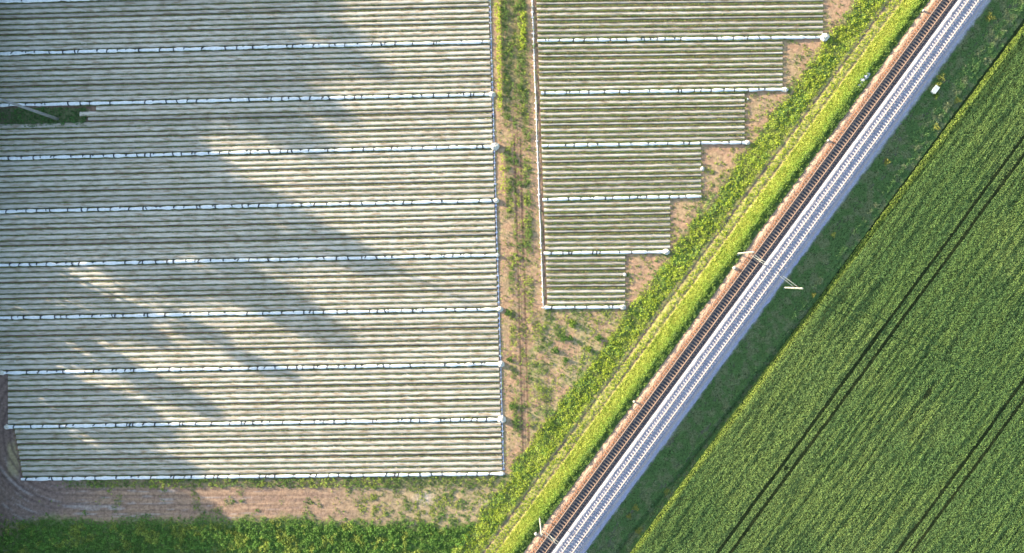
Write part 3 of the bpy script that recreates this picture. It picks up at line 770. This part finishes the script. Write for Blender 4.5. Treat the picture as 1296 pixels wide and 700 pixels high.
TF = [(1190, 99, 1.7, .55, g3*.8, 'pale yellow tuft at the upper end of the line above the cabinet'),
      (1186, 108, 1.4, .5, g3*.8, 'yellow green tuft right above the pale cabinet'),
      (1184, 121, 1.2, .45, g1, 'green tuft at the lower corner of the pale cabinet'),
      (1122, 205, 1.3, .5, g3*.7, 'lone yellow tuft in the dark verge below the cabinet'),
      (1252, 22, 1.9, .6, g3*.6, 'large yellow green tuft in the verge near the top edge'),
      (804, 642, 1.3, .4, g3*.7, 'larger straw tuft in the lower verge'), (796, 653, 1.0, .35, g3*.6, 'smaller straw tuft in the lower verge'),
      (1054, 297, 1.0, .35, g3*.9, 'small dry tuft in the verge above the middle mast'), (1029, 373, 1.0, .3, g3*.6, 'dull tuft in the verge just right of the middle mast'),
      (844, 622, 1.6, .4, g3*.9, 'dry tuft on the ditch lip in the lower verge'), (1211, 127, 1.3, .35, g3, 'dry tuft on the ditch lip near the top right'),
      (1184, 161, 1.5, .35, g3, 'dry tuft on the ditch lip below the cabinet'), (809, 672, 1.5, .35, g3*.7, 'dry tuft on the ditch lip nearest the bottom edge')]
for i, b in enumerate(TF): bush('grass_tuft', *b[:5], b[5], 'pale tufts in the dark verge', seed=30+i, n=170)

# ------------------------------------------------------------------ trees beyond the left edge (they throw the long shadows)
def tree(x, y, h, w, label, seed, low=.06):
    h *= 1.15
    p = P(x, y); root = empty('broadleaf_tree', (p[0], p[1], 0), random.uniform(0, 6)); tag(root, label, 'tree', 'trees beyond the left edge')
    rr = np.random.default_rng(seed); t = MB()
    t.tube([(0, 0, -.2), (.1, 0, h*.2), (.2, .1, h*.45), (0, .2, h*.8)], [h*.022+.08, h*.018+.05, h*.013+.03, .05], 10)
    cl = []
    nb = 24
    for i in range(nb):
        a = rr.random()*6.283; zt = h*(low+(.93-low)*(i+.5)/nb); f = (zt/h-low)/(1-low)
        rad = w/2*math.sin(math.pi*min(1, .22+.72*f))**.8*rr.uniform(.5, .95)
        e = (math.cos(a)*rad, math.sin(a)*rad, zt)
        t.tube([(0.1, .05, max(h*.15, zt-rad*.6)), (e[0]*.55, e[1]*.55, zt-rad*.22), e], [.11, .07, .03], 6); cl.append((e, w*rr.uniform(.15, .25)))
    cl.append(((0, .2, h*.93), w*.15))
    t.build('trunk', M['bark'], root)
    C = []
    for e, r in cl:
        n = int(330*(r/1.5)**2); d = rr.normal(size=(n, 3)); d /= np.linalg.norm(d, axis=1)[:, None]
        C.append(np.array(e)+d*(rr.random((n, 1))**.5)*r*np.array((1, 1, .8)))
    C = np.concatenate(C); n = len(C)
    V, F = leaf_quads(C, rr.uniform(.28, .55, n), rr.uniform(-1, 1, n), .7, rng=rr)
    link('crown', mesh_np('crown', V, F, M['leaf'], vcol((.06, .11, .03), n, 4, .35, rng=rr)), root)
TR = [(-72, -315, 15, 12), (-128, -300, 16, 12), (-128, -240, 15, 10), (-130, -180, 15, 11), (-125, -130, 15, 11), (-130, -75, 10, 10), (-125, -25, 11.5, 10), (-130, 40, 15, 11), (-125, 100, 14, 10), (-40, -60, 9, 9), (-42, -15, 9, 9), (-45, 20, 9, 9), (-42, 62, 9, 10), (-40, 105, 9, 9), (-40, 150, 8, 9), (-42, 200, 7, 9), (-100, 10, 12, 10), (-100, 60, 14, 11), (-105, -45, 9.5, 10), (-100, -95, 15, 11), (-105, -150, 16, 11), (-38, 660, 9, 10), (-60, 700, 12, 11), (-60, 600, 12, 11),
      (-130, 470, 12, 9), (-125, 560, 14, 11), (-130, 615, 14, 11), (-40, 455, 6, 7), (-40, 505, 7, 8), (-42, 555, 7, 9), (-40, 610, 8, 9),
      (-70, -262, 14.5, 11), (-75, -215, 16.5, 12), (-70, -170, 14.0, 12), (-88, -120, 13, 11), (-70, -68, 12.0, 11), (-80, -20, 8.5, 9), (-75, 38, 16.0, 11.5),
      (-80, 85, 12.0, 9), (-75, 142, 14.8, 11), (-72, 178, 9.5, 9), (-75, 224, 13.5, 5.5), (-70, 262, 8, 8), (-75, 318, 10.5, 7), (-72, 372, 8.5, 8),
      (-70, 415, 9.5, 8), (-75, 448, 10.5, 9), (-70, 490, 10.8, 9), (-80, 530, 12.5, 11), (-75, 585, 12.5, 11), (-75, 640, 12, 11),
      (-40, 245, 4.2, 6), (-42, 280, 3.4, 6), (-40, 315, 3, 6), (-42, 350, 4.6, 6), (-40, 385, 4.2, 6), (-42, 420, 4.6, 6), (-46, 640, 11, 11), (-50, 575, 9, 10), (-46, 715, 12, 12)]
for i, (x, y, h, w) in enumerate(TR+[(-44, 610, 10, 12), (-48, 668, 12, 13), (-95, 640, 14, 12)]):
    random.seed(900+i); y += 52 if x < -60 else 8
    tree(x, y, h, w, 'leafy tree in the row beyond the left edge, its long shadow on the field', 500+i)

# ------------------------------------------------------------------ light, sky, camera
EL = math.radians(11.5); dirx, diry = .9135, -.4067       # shadows run this way (world xy)
sun = bpy.data.objects.new('sun', bpy.data.lights.new('sun', 'SUN')); COL.objects.link(sun)
sun.data.energy = 4.7; sun.data.angle = math.radians(.6); sun.data.color = (1, .86, .66)
from mathutils import Vector
dv = Vector((dirx*math.cos(EL), diry*math.cos(EL), -math.sin(EL)))
sun.rotation_euler = dv.to_track_quat('-Z', 'Y').to_euler(); sun.location = (-60, 40, 60)
w = bpy.data.worlds.new('World'); scene.world = w; w.use_nodes = True; nt = w.node_tree
sky = nt.nodes.new('ShaderNodeTexSky'); sky.sky_type = 'NISHITA'; sky.sun_disc = False
sky.sun_elevation = EL; sky.sun_rotation = math.atan2(-dirx, -diry)
nt.links.new(sky.outputs[0], nt.nodes['Background'].inputs['Color']); nt.nodes['Background'].inputs['Strength'].default_value = .145
cam = bpy.data.objects.new('camera', bpy.data.cameras.new('camera')); COL.objects.link(cam); scene.camera = cam
cam.location = (0, 0, H); cam.rotation_euler = (0, 0, 0); cam.data.sensor_width = 36; cam.data.lens = 36*H/(1296/PX)
cam.data.clip_end = 8000; cam.data.clip_start = .5
vs_ = scene.view_settings; vs_.view_transform = 'Standard'; vs_.look = 'None'; vs_.gamma = 1; vs_.use_curve_mapping = False
vs_.exposure = 1.75
scene.render.resolution_x = 1024; scene.render.resolution_y = 553
